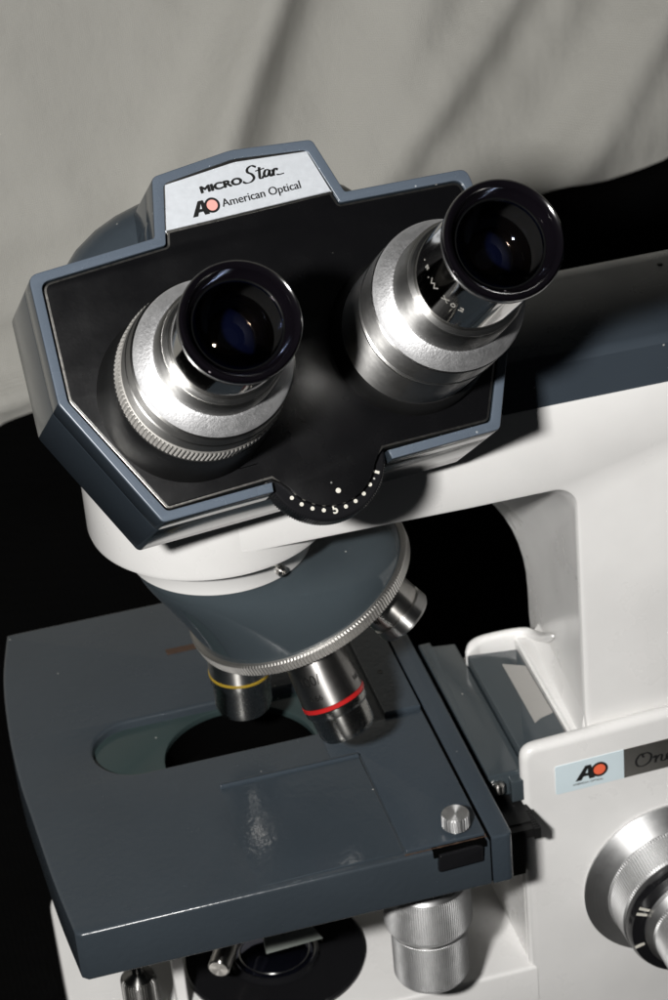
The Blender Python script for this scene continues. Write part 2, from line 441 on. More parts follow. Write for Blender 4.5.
# ---- nosepiece
TT = R(21); TD = Vector((sin(TT), 0, -cos(TT))); TC = Vector((1.66, .18, 4.34))
E1 = Vector((cos(TT), 0, sin(TT))); E2 = Vector((0, 1, 0))
bm = bmesh.new(); n = 128; rings = []
prof = []
for k in range(17):
    t = k / 16; ring = []
    for i in range(n):
        a = 2 * pi * i / n
        e = E1 * cos(a) + E2 * sin(a)
        q0 = TC + e * 2.78 - TD * .12; q1 = q0 - TD * (1.15 - .35 * cos(a)) + e * .05
        cc = Vector((-.17 + 2.08 * cos(a), 2.08 * sin(a), 6.06)); q2 = cc + Vector((.12 * cos(a), .12 * sin(a), -.45))
        ring.append(q0 * (1 - t) ** 3 + q1 * 3 * t * (1 - t) ** 2 + q2 * 3 * t * t * (1 - t) + cc * t ** 3)
    rings.append(ring)
add_loft(bm, rings)
nose = obj('nosepiece', bm, M['slate_smooth'], scope, sharp=60)
TF = axis_frame(TC, -TD, E1)
obj('turret_ring', lathe([(2.2, -.22), (2.84, -.20), (2.90, -.16, 'k'), (2.92, .10, 'k'), (2.86, .14), (2.6, .16)], TF, knurl=210, kd=.028), M['knurl'], nose, sharp=25)
obj('turret_disc', lathe([(.3, -.40), (2.3, -.34), (2.62, -.2), (2.7, -.05)], TF, segs=96), M['gunmetal'], nose)

def bend_text(bm, s, F, r, ang, h, size, mi, xs=1., rot=False, bold=0., th=.006):
    """text wrapped on a cylinder of radius r about F's z axis, centred at angle ang, height h"""
    t = bmesh.new(); add_text(t, s, I4, size, 0, th, 0, xs, bold=bold)
    for v in t.verts:
        x, y, z = v.co
        if rot: x, y = -x, -y
        a = ang + x / r; rr = r + z
        v.co = F @ Vector((rr * cos(a), rr * sin(a), h + y))
    me = D.meshes.new('t'); t.to_mesh(me); t.free(); n = len(bm.faces); bm.from_mesh(me); bm.faces.ensure_lookup_table()
    for f in bm.faces[n:]: f.material_index = mi
    D.meshes.remove(me)

def objective(phi, r, length, band, style):
    e = -E1 * cos(R(phi)) - E2 * sin(R(phi))
    e = -(E1 * cos(R(phi))) - E2 * sin(R(phi))
    pos = TC + e * 1.86 + TD * .2
    d = (TD * cos(TT) + e * sin(TT)).normalized()
    F = axis_frame(pos, d, (0, -1, 0)); L = length
    if style == 'yellow':
        up = lathe([(.55, -.3), (.66, 0), (.76, .05), (.76, .14), (.70, .18), (.72, .3), (.77, .75), (.77, 1.22)], F, segs=64, cap1=False)
        o = obj('objective', up, M['chrome_dim'], scope)
        obj('colour_band', lathe([(.76, 1.22), (.785, 1.23), (.785, 1.29), (.76, 1.30)], F, segs=64), M[band], o)
        obj('nose_barrel', lathe([(.77, 1.30), (.77, 1.48), (.72, 1.56), (.71, 2.2), (.64, L - .04), (.55, L), (.25, L), (.2, L - .08)], F, segs=64), M['objective_chrome'], o)
    elif style == 'red':
        up = lathe([(.55, -.3), (.60, 0), (.62, .1), (.62, .3), (.69, .38), (.70, .42), (.73, .5), (.75, .9), (.77, 1.3), (.775, 1.55)], F, segs=72, cap1=False)
        o = obj('objective', up, M['engraved'], scope)
        bm = bmesh.new()
        bend_text(bm, '100/', F, .752, R(30), .84, .38, 0, rot=True, xs=.85)
        bend_text(bm, '0.66', F, .773, R(30), 1.28, .21, 0, rot=True)
        bend_text(bm, '160', F, .773, R(-62), 1.28, .18, 0, rot=True)
        obj('lettering', bm, M['ink'], o)
        obj('colour_band', lathe([(.775, 1.56), (.795, 1.57), (.795, 1.66), (.775, 1.67)], F, segs=72), M[band], o)
        obj('nose_barrel', lathe([(.775, 1.69), (.77, 1.84), (.73, 1.90), (.71, 1.92), (.70, 2.4), (.66, L - .06), (.62, L), (.3, L), (.2, L - .1)], F, segs=72), M['objective_chrome'], o)
    else:
        up = lathe([(.55, -.3), (.62, 0), (.64, .22), (.70, .26), (.72, .4), (.72, .92), (.67, .95), (.67, .98)], F, segs=64, cap1=False)
        o = obj('objective', up, M['chrome_dim'], scope)
        bm = bmesh.new(); bend_text(bm, '4/', F, .723, R(35), .66, .26, 0, rot=True)
        obj('lettering', bm, M['ink'], o)
        obj('nose_barrel', lathe([(.67, .98), (.73, 1.01), (.74, 1.28), (.69, 1.35), (.4, 1.35), (.36, 1.28)], F, segs=64), M['satin'], o)
    return o
part_label(objective(0, .7, 2.42, 'yellow', 'yellow'), 'objective with a thin yellow band')
part_label(objective(77, .85, 2.56, 'red', 'red'), 'objective with a red band')
part_label(objective(143, .7, 1.0, None, 'short'), 'short plain silver objective')

# ---- binocular head
TH, EP = R(7), R(41)
HX = Vector((cos(TH), sin(TH), 0)); HU = Vector((-sin(TH) * sin(EP), cos(TH) * sin(EP), cos(EP))); HN = Vector((sin(TH) * cos(EP), -cos(TH) * cos(EP), sin(EP)))
P0 = Vector((1.08, -4.7, 13.53)); HF = frame(P0, HX, HU, HN)
DC = (-.06, -2.42)           # dial centre on the face
def sym(right):              # right half from bottom to top -> closed ccw outline
    return right + [(-x, y) for x, y in reversed(right)]
def head_outline(d=0.0, bumps=True):
    nx = 1.27 - .0
    core = [(nx + .02 - d * .3, -2.86 + d), (3.78 - d * .75, -2.86 + d), (5.12 - d, .05), (4.93 - d, 2.80 - d), (2.14 - d * .9, 2.94 - d), (1.80 - d * .95, 4.22 - d)]
    rr = [.05, .14, .25, .22, .08, .16]
    pts = core + [(0, 4.40 - d)] + [(-x, y) for x, y in reversed(core)]
    out = rounded(pts, rr + [1.2] + list(reversed(rr)), 5)
    return out
def with_notch(out, r):
    # replace the straight bottom between +-1.27 with an arc that opens round the dial
    a = math.degrees(math.asin(min(1, .42 / r)))
    return out
outer = head_outline(0); inner = head_outline(.25)
# dial opening: arc cut in the bottom edge (from the left lip to the right lip, bulging downward is the dial itself)
lipx = 1.30
def cut_arc(y0):
    return [(DC[0] + x, y) for x, y in [(-lipx, y0), (lipx, y0)]]
def cshape(d0, d1):
    """ring between two head outlines, open at the bottom where the dial sits"""
    def cut(o):
        k = [p for p in o if not (abs(p[0]) < 1.34 and p[1] < -2.3)]
        return k
    a_, b_ = cut(head_outline(d0)), cut(head_outline(d1))
    ya = min(p[1] for p in a_); yb = min(p[1] for p in b_)
    a_ = [(1.30, ya)] + a_ + [(-1.36, ya)]; b_ = [(1.27, yb)] + b_ + [(-1.33, yb)]
    return a_ + list(reversed(b_))
bm = bmesh.new()
add_curve(bm, [cshape(0, .21)], HF, -.85, -.055, bev=.02)
add_curve(bm, [outer], HF, -3.15, -.84, bev=.05, res=3)
head = obj('binocular_head', bm, M['body'], scope, sharp=35)
bm = bmesh.new(); add_curve(bm, [cshape(.004, .206)], HF, -.06, 0, bev=.028, res=3)
obj('painted_rim', bm, M['rim'], head)
# black face plate, bulging as a round apron over the dial
def plate_outline(d):
    o = head_outline(d)
    lo = [p for p in o]
    # bottom middle: from (+1.27,bottom) go round the dial arc to (-1.27,bottom)
    res = []; done = False
    core = [p for p in o if not (abs(p[0]) < 1.32 and p[1] < -2.4)]
    rad = 1.02 + (.28 - d) * .9
    arcp = arc(DC[0], DC[1], rad, 180 + 24, 360 - 24, 24)
    # outline starts at the right end of the bottom edge: put the arc first, then a short riser
    return arcp + core
def apron(rad, ybot):
    """ccw outline of face plate with the dial arc"""
    o = [p for p in head_outline(.24) if not (abs(p[0]) < 1.32 and p[1] < -2.0)]
    return [(DC[0] - 1.25, ybot)] + arc(DC[0], DC[1], rad, 180 + 25, 360 - 25, 24) + [(DC[0] + 1.25, ybot)] + o
bm = prism([apron(.99, -2.58)], HF, -.42, -.035, bev=.012)
obj('silver_trim', bm, M['plate_edge'], head)
def shrink2(pts, d): return offset_poly(pts, d)
bm = bmesh.new()
add_curve(bm, [shrink2(apron(1.10, -2.58), .05)], HF, -.3, -.028, bev=.008)
plate = obj('faceplate', bm, M['black_plate'], head)
bm = prism([circle(-.03, -3.19, .055, 24)], HF, -.03, -.018)
obj('index_dot', bm, M['white_ink'], head)
# fine scratches on the lacquer
for pts, w in (([(-1.15, 1.45), (-.85, 1.50), (-.5, 1.44), (-.18, 1.40)], .020), ([(2.55, -1.95), (2.85, -1.85), (3.1, -1.66), (3.3, -1.42)], .026), ([(2.45, -2.05), (2.8, -2.0), (3.1, -1.88)], .016), ([(-2.2, -2.12), (-1.9, -2.2), (-1.5, -2.2)], .022), ([(2.95, -1.68), (3.15, -1.5), (3.25, -1.35)], .018)):
    bm = bmesh.new(); add_stroke(bm, pts, HF, w, th=.004, z0=-.0275, thin=.6)
    obj('scratch', bm, M['knurl'], head)
# dial wheel
DF = frame(P0 + HX * DC[0] + HU * DC[1], HX, HU, HN)
dial = obj('dial', lathe([(.5, -.75), (1.28, -.74), (1.345, -.70, 'k'), (1.345, -.26, 'k'), (1.30, -.22), (1.27, -.20), (.9, -.19)], DF, knurl=150, kd=.022), M['black'], head, sharp=25)
bm = bmesh.new()
for k in range(-1, 9):
    a = R(214.6 + 12.42 * k)
    if k == -1 or k == 4: continue
    add_curve(bm, [circle(1.12 * cos(a), 1.12 * sin(a), .043, 20)], DF, -.197, -.185)
a = R(214.6 + 12.42 * 4)
add_text(bm, '5', frame(DF @ Vector((1.12 * cos(a), 1.12 * sin(a), 0)), HX, HU), .26, -.197, .012, bold=.006)
a = R(329.5)
dd = frame(DF @ Vector((1.13 * cos(a), 1.13 * sin(a), 0)), HX * cos(a) + HU * sin(a), -HX * sin(a) + HU * cos(a))
box(-.09, .09, -.03, .03, -.197, -.185, dd, bm)
obj('dial_markings', bm, M['white_ink'], head)
# dark rim lips beside the dial
# name plate
np_out = rounded([(-1.95, 2.96), (1.93, 2.96), (1.655, 4.05), (0, 4.19), (-1.64, 4.05)], [.02, .04, .06, 1, .06], 4)
bm = prism([np_out], HF, -.2, -.018, bev=.012)
npl = obj('name_plate', bm, [M['plate_edge'], M['plate_alu']], head)
bm = prism([offset_poly(np_out, .075)], HF, -.1, -.008, bev=.004)
obj('name_plate_panel', bm, M['plate_alu'], head)
bm = bmesh.new()
LF = frame(P0 + HU * 3.52 + HN * -.0075, HX, HU, HN)
def sub(x, y): return LF @ Matrix.Translation((x, y, 0))
for k, (dx, dy) in enumerate(((-.010, 0), (.010, 0), (0, .009), (0, -.009), (.018, 0), (-.018, 0), (.012, .008), (-.012, -.008))):
    add_text(bm, 'MICRO', sub(-.43 + dx, .17 + dy), .205, 0, .008 + .0004 * k, 0, xs=1.45)
for st in ([(.58, .36), (.48, .41), (.36, .37), (.33, .29), (.42, .22), (.45, .13), (.36, .06), (.22, .05), (.14, .10)],
           [(.66, .34), (.62, .20), (.60, .10), (.65, .08), (.70, .12)], [(.53, .27), (.66, .28), (.78, .29)],
           [(.88, .23), (.80, .24), (.73, .16), (.76, .09), (.84, .13), (.90, .23)], [(.90, .23), (.87, .12), (.91, .08), (.96, .13)],
           [(.98, .22), (.97, .12), (.96, .07)], [(.97, .14), (1.03, .22), (1.09, .21), (1.07, .18)], [(1.04, .085), (1.12, .07), (1.24, .075)]):
    add_stroke(bm, [((x - .14) * .84 + .05, y * .95 + .045) for x, y in st], LF, .06, thin=.35)
for k, dx in enumerate((-.004, .004)):
    add_text(bm, 'American Optical', sub(.36 + dx, -.21), .25, 0, .008 + .0004 * k, 0, xs=1.0)
ao_logo(bm, sub(-.93, -.36), .32, 0, 1)
obj('lettering', bm, [M['ink'], M['pink']], head, sharp=20)
# prism housing rising behind the face
bm = bmesh.new()
rings = []
for k in range(17):
    t = -1 + 2 * k / 16; w = (1 - abs(t) ** 2.6) ** .5 if abs(t) < 1 else .02
    w = max(w, .03)
    ring = []
    for i in range(32):
        a = 2 * pi * i / 32
        ca, sa = cos(a), sin(a)
        sx = abs(ca) ** .75 * (1 if ca > 0 else -1); sy = abs(sa) ** .75 * (1 if sa > 0 else -1)
        ring.append(HF @ Vector((4.15 * t, 1.95 + 2.7 * w * sx, -3.35 + 1.6 * w * sy)))
    rings.append(ring)
add_loft(bm, rings)
obj('prism_housing', bm, M['slate'], head, sharp=70)
# ridge behind the name plate
for x0, x1, d0 in ((-1.98, -1.76, -1.5),):
    pass
bm = prism([rounded([(-2.28, 2.5), (-1.9, 2.5), (-1.72, 3.72), (-1.86, 3.80), (-2.08, 3.3)], .06)], HF, -1.9, -.75, bev=.05)
obj('side_rib', bm, M['body'], head)
# neck under the head joining the collar
bm = bmesh.new()
rings = []
for k in range(9):
    t = k / 8
    c = Vector((-.28, .05, 8.4)).lerp(HF @ Vector((0, -.7, -2.6)), t)
    rx = 2.9 + .4 * t; ry = 2.8 - .9 * t
    ring = []
    for i in range(64):
        a = 2 * pi * i / 64
        v0 = Vector((rx * cos(a), ry * sin(a), 0)); v1 = HX * rx * cos(a) + HU * ry * sin(a)
        ring.append(c + v0.lerp(v1, t))
    rings.append(ring)
add_loft(bm, rings)
obj('neck', bm, M['slate'], head, sharp=60)

def eyepiece(x, kind):
    o_ = HF @ Vector((x, -.42, -.05)); F = frame(o_, HX, HU, HN)
    if kind == 'left':
        root = obj('eyepiece', lathe([(1.86, -.2), (1.86, .1), (1.80, .6), (1.78, 1.2), (1.74, 1.45)], F, segs=96), M['black_matte'], scope)
        obj('knurled_ring', lathe([(1.6, 1.44), (1.71, 1.46), (1.735, 1.5, 'k'), (1.735, 1.98, 'k'), (1.70, 2.02), (1.68, 2.04)], F, knurl=120, kd=.035), M['knurl'], root, sharp=25)
        obj('focusing_collar', lathe([(1.64, 2.02), (1.645, 2.05), (1.68, 2.08), (1.675, 2.5), (1.62, 2.52), (1.62, 2.57), (1.665, 2.57), (1.64, 2.92), (1.58, 2.95), (1.56, 3.0)], F, segs=128), M['gunmetal'], root)
        obj('frosted_ring', lathe([(1.60, 2.98), (1.58, 3.03), (1.55, 3.10), (1.33, 3.34), (1.30, 3.36), (1.24, 3.36)], F, segs=128), M['frosted'], root)
        obj('satin_ring', lathe([(1.27, 3.3), (1.265, 3.42), (1.25, 3.9), (1.21, 3.96)], F, segs=128), M['satin'], root)
        h0, h1 = 3.92, 5.25
    else:
        root = obj('eyepiece', lathe([(1.74, -.2), (1.74, .1), (1.68, .4), (1.6, .5)], F, segs=96), M['black_matte'], scope)
        obj('tube_sleeve', lathe([(1.53, .4), (1.58, .5), (1.59, 1.9), (1.58, 1.96)], F, segs=128), M['satin'], root)
        obj('groove_ring', lathe([(1.50, 1.95), (1.50, 2.04), (1.60, 2.06), (1.61, 2.12), (1.56, 2.14), (1.55, 2.18)], F, segs=128), M['bright'], root)
        obj('focusing_collar', lathe([(1.55, 2.16), (1.595, 2.2), (1.60, 3.02), (1.52, 3.04), (1.52, 3.12)], F, segs=128), M['satin'], root)
        obj('frosted_ring', lathe([(1.585, 3.10), (1.56, 3.17), (1.54, 3.24), (1.33, 3.46), (1.30, 3.48), (1.24, 3.48)], F, segs=128), M['frosted'], root)
        obj('satin_ring', lathe([(1.27, 3.45), (1.265, 3.55), (1.24, 4.25), (1.20, 4.32)], F, segs=128), M['satin'], root)
        h0, h1 = 4.28, 6.45
    obj('bright_ring', lathe([(1.20, h0 + .03), (1.20, h0 + .07), (1.16, h0 + .12), (1.10, h0 + .13)], F, segs=128), M['bright'], root)
    obj('barrel', lathe([(1.11, h0), (1.105, h0 + .14), (1.09, h1 - .2), (1.06, h1 + .02)], F, segs=128, cap1=False), M['darkchrome'], root)
    # outer black rim, open cup with inner cone and the eye lens
    k = 1.04
    cup = [(1.0, h1 - .06), (1.07 * k, h1), (1.12 * k, h1 + .07), (1.14 * k, h1 + .30), (1.12 * k, h1 + .40), (1.08 * k, h1 + .44), (1.02 * k, h1 + .41), (.97 * k, h1 + .33), (.90 * k, h1 + .12), (.87, h1 + .07), (.86, h1 - .05)]
    obj('eyecup', lathe(cup, F, segs=128, cap0=False, cap1=False), M['purple_rim'], root, sharp=50)
    Rc = .94
    cap = [(Rc * sin(R(t)), Rc * cos(R(t))) for t in (65, 60, 54, 48, 42, 36, 30, 24, 18, 12, 6, .1)]
    obj('eye_lens', lathe([(r_, h1 + .04 - (z_ - cap[0][1])) for r_, z_ in cap], F, segs=96, cap0=False, cap1=False), M['clear_lens'], root, sharp=80)
    obj('inner_lens', lathe([(r_ * .99, h1 - 1.1 + (z_ - cap[0][1])) for r_, z_ in cap], F, segs=96, cap0=False, cap1=False), M['lens'], root, sharp=80)
    c2 = [(1.15 * sin(R(t)), 1.15 * cos(R(t))) for t in (46, 42, 36, 30, 24, 18, 12, 6, .1)]
    obj('glint_lens', lathe([(r_, h1 - .62 + (z_ - c2[0][1])) for r_, z_ in c2], F, segs=96, cap0=False, cap1=False), M['clear_lens_warm'], root, sharp=80)  # extra clear lens surface, added to give a second flash glint
    obj('lens_tube', lathe([(.855, h1 + .02), (.855, h1 - 1.1)], F, segs=96, cap0=False, cap1=False), M['black_matte'], root, sharp=60)
    obj('lens_retainer', lathe([(.90, h1 + .09), (.89, h1 + .11), (.86, h1 + .10), (.85, h1 + .04)], F, segs=96, cap0=False, cap1=False), M['darkchrome'], root)
    if kind == 'right':
        bm = bmesh.new(); rnd = random.Random(3)
        # worn white engraving on the barrel: broken strokes
        for k, ch in enumerate('20X W.F.'):
            a = R(228 - k * 9.5)
            bend_text(bm, ch, F, 1.101, a, h0 + 1.15 - .02 * k, .24, 0, rot=False)
        obj('worn_lettering', bm, M['worn_ink'], root)
    return root
part_label(eyepiece(-2.5, 'left'), 'shorter eyepiece with a knurled focusing ring')
part_label(eyepiece(2.5, 'right'), 'taller eyepiece with plain silver sleeves')

# ---- stage
slotx0, slotx1, slotr, sloty = -2.72, 1.75, 1.10, 1.0
slot = arc(slotx0, sloty, slotr, 90, 270, 24) + arc(slotx1, sloty, slotr, -90, 90, 24)
left = smooth_path([(-5.05, 7.1), (-5.45, 5.2), (-5.68, 3.0), (-5.76, .8), (-5.70, -1.2), (-5.62, -3.4), (-5.47, -5.42)], 6)
out = [(4.47, -5.52), (4.47, 7.15), (-4.85, 7.15)] + [tuple(p) for p in left] + [(-5.36, -5.55)]
out = [(-5.33, -5.55), (4.47, -5.55), (4.47, 7.12), (-4.85, 7.12)] + [(p.x, p.y) for p in left]
bm = prism([out, slot], I4, -1.42, 0, bev=.09, res=3)
stage = obj('stage', bm, M['slate'], scope, sharp=35)
rail = rounded([(4.52, -5.55), (5.05, -5.55), (5.08, 7.12), (4.52, 7.12)], [0, .18, .1, 0])
obj('stage_rail', prism([rail], I4, -1.42, 0, bev=.06, res=3), M['slate_front'], stage)
obj('stage_joint', box(4.44, 4.55, -5.49, 7.0, -1.35, -.035), M['gap_shade'], stage)
# lower plate with the light opening, seen through the slot
lp = [(-4.3, -.6), (3.6, -.6), (3.6, 2.6), (-4.3, 2.6)]
obj('lower_plate', prism([lp, circle(-.22, .12, 1.93, 96)], I4, -.44, -.24, bev=.03), M['teal'], stage)
obj('light_well', lathe([(1.95, -.38), (1.95, -1.36), (.05, -1.37)], frame((-.22, .12, 0)), segs=64, cap0=False), M['gap_shade'], stage)  # dark below the opening comes from the near-black colour
# slide tray panels
bm = bmesh.new()
add_loft(bm, [[Vector((x, -5.36, -.05)), Vector((x, -5.36, z - .012)), Vector((x, -5.345, z)), Vector((x, -1.50, z)), Vector((x, -1.50, -.05))] for x, z in ((-1.12, .004), (-.2, .03), (1, .045), (2.40, .055), (2.43, .03))])
obj('slide_tray', bm, M['slate_tray'], stage)
obj('tray_lip', prism([rounded([(-1.12, -1.50), (2.43, -1.50), (2.43, -1.36), (-1.12, -1.36)], .03)], I4, -.04, .13, bev=.06), M['slate_front'], stage)
obj('side_panel', prism([rounded([(2.48, -5.36), (4.42, -5.36), (4.42, -.2), (3.5, -.2), (1.75, -.35), (1.75, -1.32), (2.48, -1.32)], .04)], I4, -.04, .05, bev=.02), M['slate_front'], stage)
obj('raised_block', prism([rounded([(3.48, -.15), (4.42, -.15), (4.42, 6.6), (3.48, 6.6)], .05)], I4, -.04, .17, bev=.04), M['slate_front'], stage)
for x, y in ((3.85, 1.6),):
    obj('stage_screw', lathe([(.07, .15), (.07, .18), (.03, .175)], frame((x, y, 0)), segs=20), M['black'], stage)
obj('thumb_screw', lathe([(.2, -.02), (.2, .08), (.30, .10), (.335, .12, 'k'), (.335, .44, 'k'), (.31, .47), (.30, .475), (.28, .47), (.04, .455)], frame((3.83, -4.98, .05)), knurl=28, kd=.04), M['alu'], stage, sharp=25)
bm = prism([rounded([(3.16, -.56), (4.25, -.52), (4.28, -.10), (4.1, -.03), (3.2, -.06)], .05)], frame((0, -5.53, 0), (1, 0, 0), (0, 0, 1)), -.2, .16, bev=.04)
obj('gloss_stop', bm, M['black'], stage)
obj('stop_recess', box(3.08, 4.38, -5.61, -5.40, -.16, .008), M['gap_shade'], stage)  # solid block, the dark of a recess put into its colour
# chipped paint: irregular brown edge bits
bm = bmesh.new(); rnd = random.Random(11)
N2 = 90; lo = []; hi = []
for k in range(N2 + 1):
    x = 2.42 + 1.98 * k / N2; w_ = .012 + .05 * max(0, noise.noise(Vector((x * 5, 0, 3)))) + rnd.uniform(0, .010)
    yy = -5.455 + .008 * noise.noise(Vector((x * 9, 2, 0)))
    lo.append((x, yy - w_ / 2)); hi.append((x, yy + w_ / 2))
add_curve(bm, [lo + hi[::-1]], I4, -.01, .020)
lo = []; hi = []
for k in range(30):
    y = -5.45 + .5 * k / 29; w_ = .01 + .03 * max(0, noise.noise(Vector((y * 9, 0, 8)))) + rnd.uniform(0, .008)
    lo.append((4.43 - w_, y)); hi.append((4.43 + w_ * .3, y))
add_curve(bm, [lo[::-1] + hi], I4, -.01, .006)
obj('chipped_edge', bm, M['rust'], stage)
# slightly brown vernier mark at the back
bm = box(-1.15, .3, 4.6, 4.85, -.01, .012)
obj('scale_mark', bm, M['rust'], stage)

# ---- focusing bracket between stage and base
bm = prism([rounded([(5.28, -2.95), (6.22, -2.95), (6.22, 2.75), (5.62, 2.85), (5.62, 3.05), (5.28, 3.05)], .03)], I4, -1.0, -.30, bev=.04)
br = obj('stage_bracket', bm, M['slate_smooth'], scope)
obj('bracket_block', prism([rounded([(6.24, -2.86), (7.54, -2.86), (7.54, 1.55), (6.24, 1.75)], .04)], I4, -1.2, -.02, bev=.04), M['slate_smooth'], br)
tp = rounded([(7.50, .72), (6.96, 1.02), (6.94, -1.66), (7.12, -1.52), (7.50, -1.40)], .02)
obj('tape', prism([list(reversed(tp))], I4, -.02, .004), M['tape'], br)
obj('bracket_step', prism([rounded([(5.78, -3.22), (6.2, -3.22), (6.2, -2.9), (5.78, -2.9)], .03)], I4, -1.05, -.42, bev=.03), M['slate_smooth'], br)
obj('bracket_screw', lathe([(.16, 0), (.16, .22), (.1, .26)], frame((5.5, -3.03, -.75)), segs=24), M['chrome_dim'], br)
bm = bmesh.new(); box(5.1, 6.0, -4.0, 2.9, -1.4, -1.08, bm=bm)
box(5.3, 6.02, -3.3, 2.9, -3.3, -1.38, bm=bm)
for k in range(9):
    box(5.98, 6.14 , -4.3 + k * .09, -4.255 + k * .09, -1.42, -1.1, bm=bm)
box(5.1, 6.1, -4.25, -3.3, -1.38, -1.12, bm=bm)
obj('slide_rack', bm, M['black_matte'], br)

# ---- coaxial stage drive knobs
KF = frame((3.30, -3.75, -1.42), (1, 0, 0), (0, -1, 0), (0, 0, -1))
kn = obj('stage_drive', lathe([(.55, -.1), (.60, 0), (.62, .75), (.66, .95), (.9, 1.1)], KF, segs=96), M['satin'], scope)
obj('upper_knob', lathe([(.6, .82), (.98, .84), (1.06, .90), (1.10, 1.0, 'k'), (1.10, 2.10, 'k'), (1.04, 2.22), (.9, 2.25)], KF, knurl=118, kd=.018), M['alu'], kn, sharp=25)
obj('spacer', lathe([(.93, 2.2), (.93, 2.38)], KF, segs=64), M['bright'], kn)
obj('lower_knob', lathe([(.9, 2.36), (.95, 2.40, 'k'), (.95, 3.75, 'k'), (.9, 3.85), (.5, 3.88)], KF, knurl=104, kd=.018), M['alu'], kn, sharp=25)

# ---- focus knobs on the right side of the base (axis towards the viewer)
GF = frame((9.82, FY, -4.48), (1, 0, 0), (0, 0, 1))
fk = obj('focus_knob', lathe([(2.2, -.05), (2.30, .02), (2.32, .10), (2.28, .14), (1.82, .40), (1.80, .44)], GF, segs=160), M['alu'], scope)
obj('knurled_ring', lathe([(1.79, .42), (1.77, .5, 'k'), (1.75, 1.32, 'k'), (1.70, 1.38)], GF, knurl=150, kd=.022), M['alu'], fk, sharp=20)
obj('scale_ring', lathe([(1.69, 1.36), (1.71, 1.44), (1.72, 1.62), (1.66, 1.76), (1.36, 1.80)], GF, segs=128), M['black'], fk)
bm = bmesh.new()
for a in (158, 152, 196):
    A = R(a); rr = 1.53
    box(-.16 if a != 196 else -.12, .13, -.035, .035, 1.775, 1.80, GF @ Matrix.Translation((0, 0, 0)) @ Matrix.Rotation(A, 4, 'Z') @ Matrix.Translation((rr, 0, 0)), bm)
obj('scale_marks', bm, M['white_ink'], fk)
obj('fine_knob', lathe([(1.34, 1.7), (1.36, 1.95), (1.25, 2.15), (1.22, 2.2, 'k'), (1.20, 3.6, 'k'), (1.12, 3.7), (.5, 3.72)], GF, knurl=110, kd=.03), M['alu'], fk, sharp=20)

# ---- maker's plate on the base
mk = prism([rounded([(6.88, -1.04), (8.66, -1.0), (8.66, -.13), (6.88, -.18)], [.06, 0, 0, .06])], XZ(FY), -.02, .02)
mp = obj('maker_plate', mk, M['maker_white'], base)
obj('model_plate', prism([rounded([(8.67, -1.0), (11.4, -.94), (11.4, -.07), (8.67, -.13)], [0, .05, .05, 0])], XZ(FY), -.02, .02), M['maker_grey'], base)
bm = bmesh.new(); MF = frame((0, FY - .02, 0), (1, 0, 0), (0, 0, 1))
ao_logo(bm, MF @ Matrix.Translation((7.78, -.76, 0)), .42, 0, 1)
add_text(bm, 'AMERICAN OPTICAL', MF @ Matrix.Translation((7.72, -.86, 0)), .085, 0, .006, 0)
for st in ([(.24, .42), (.10, .40), (0, .24), (.04, .08), (.18, .04), (.34, .14), (.38, .32), (.28, .42), (.16, .38), (.20, .30)],
           [(.42, .22), (.50, .26), (.48, .06)], [(.48, .14), (.58, .26), (.65, .24), (.63, .10), (.70, .07), (.76, .12)],
           [(.76, .12), (.86, .22), (.84, .27), (.77, .22), (.78, .10), (.88, .06), (.98, .12)],
           [(1.08, .18), (1.2, .18)], [(1.36, .44), (1.32, .2), (1.34, .06), (1.44, .1)], [(1.2, .36), (1.5, .38)],
           [(1.46, .12), (1.56, .22), (1.54, .27), (1.47, .22), (1.48, .10), (1.6, .08)], [(1.62, .24), (1.62, .06)], [(1.62, .15), (1.72, .26), (1.8, .22), (1.78, .08), (1.86, .1)]):
    add_stroke(bm, [(x * 1.05 + 8.98, y * 1.0 - .80) for x, y in st], MF, .06, thin=.4)
obj('lettering', bm, [M['ink'], M['orange']], base, sharp=20)

# ---- light port and condenser parts on the foot
lpz = -6.44
port = obj('light_port', lathe([(2.39, 0), (2.39, .10), (2.33, .15), (1.6, .13), (1.2, .10), (1.16, .22), (1.10, .24), (1.04, .20), (1.02, .12)], frame((-.1, -.62, lpz)), segs=128), M['black'], scope)
obj('port_lens', lathe([(1.03, .14), (.9, .2), (.6, .26), (.3, .29), (.01, .30)], frame((-.1, -.62, lpz)), segs=96), M['lens_dark'], port)
obj('port_ring', lathe([(.93, .225), (.915, .235), (.90, .225)], frame((-.1, -.62, lpz)), segs=96, cap0=False, cap1=False), M['satin'], port)
cd = obj('condenser_mount', lathe([(1.6, -1.45), (1.6, -2.3), (1.3, -2.7), (.9, -3.0)], frame((-.1, .6, 0)), segs=64), M['black'], scope)
a0 = Vector((-.5, .2, -4.8)); a1 = Vector((-1.84, -2.2, -5.0))
obj('iris_lever', lathe([(.28, 0), (.28, (a1 - a0).length - .04), (.24, (a1 - a0).length), (.05, (a1 - a0).length - .01)], axis_frame(a0, a1 - a0), segs=40), M['chrome_dim'], cd)
obj('lever_arm', box(-1.2, 1.2, -.5, .9, -4.75, -2.9), M['black'], cd)
obj('glass_block', prism([[(0, 0), (1.5, .05), (1.1, .75), (.02, .6)]], frame((-.55, -2.0, -5.05), (1, .0, 0), (0, .6, .8)), -.1, .1, bev=.02), M['milk'], cd)
obj('condenser_knob', lathe([(.12, -1.0), (.15, 0), (.40, .12), (.46, .2, 'k'), (.46, 1.6, 'k'), (.3, 1.7)], frame((-3.86, -2.2, -4.45), (1, 0, 0), (0, -1, 0), (0, 0, -1)), knurl=40, kd=.04), M['gunmetal'], cd, sharp=25)
obj('condenser_post', box(-2.95, -2.65, -1.9, -1.6, -6.4, -2.9), M['white'], base, bevel=.05)

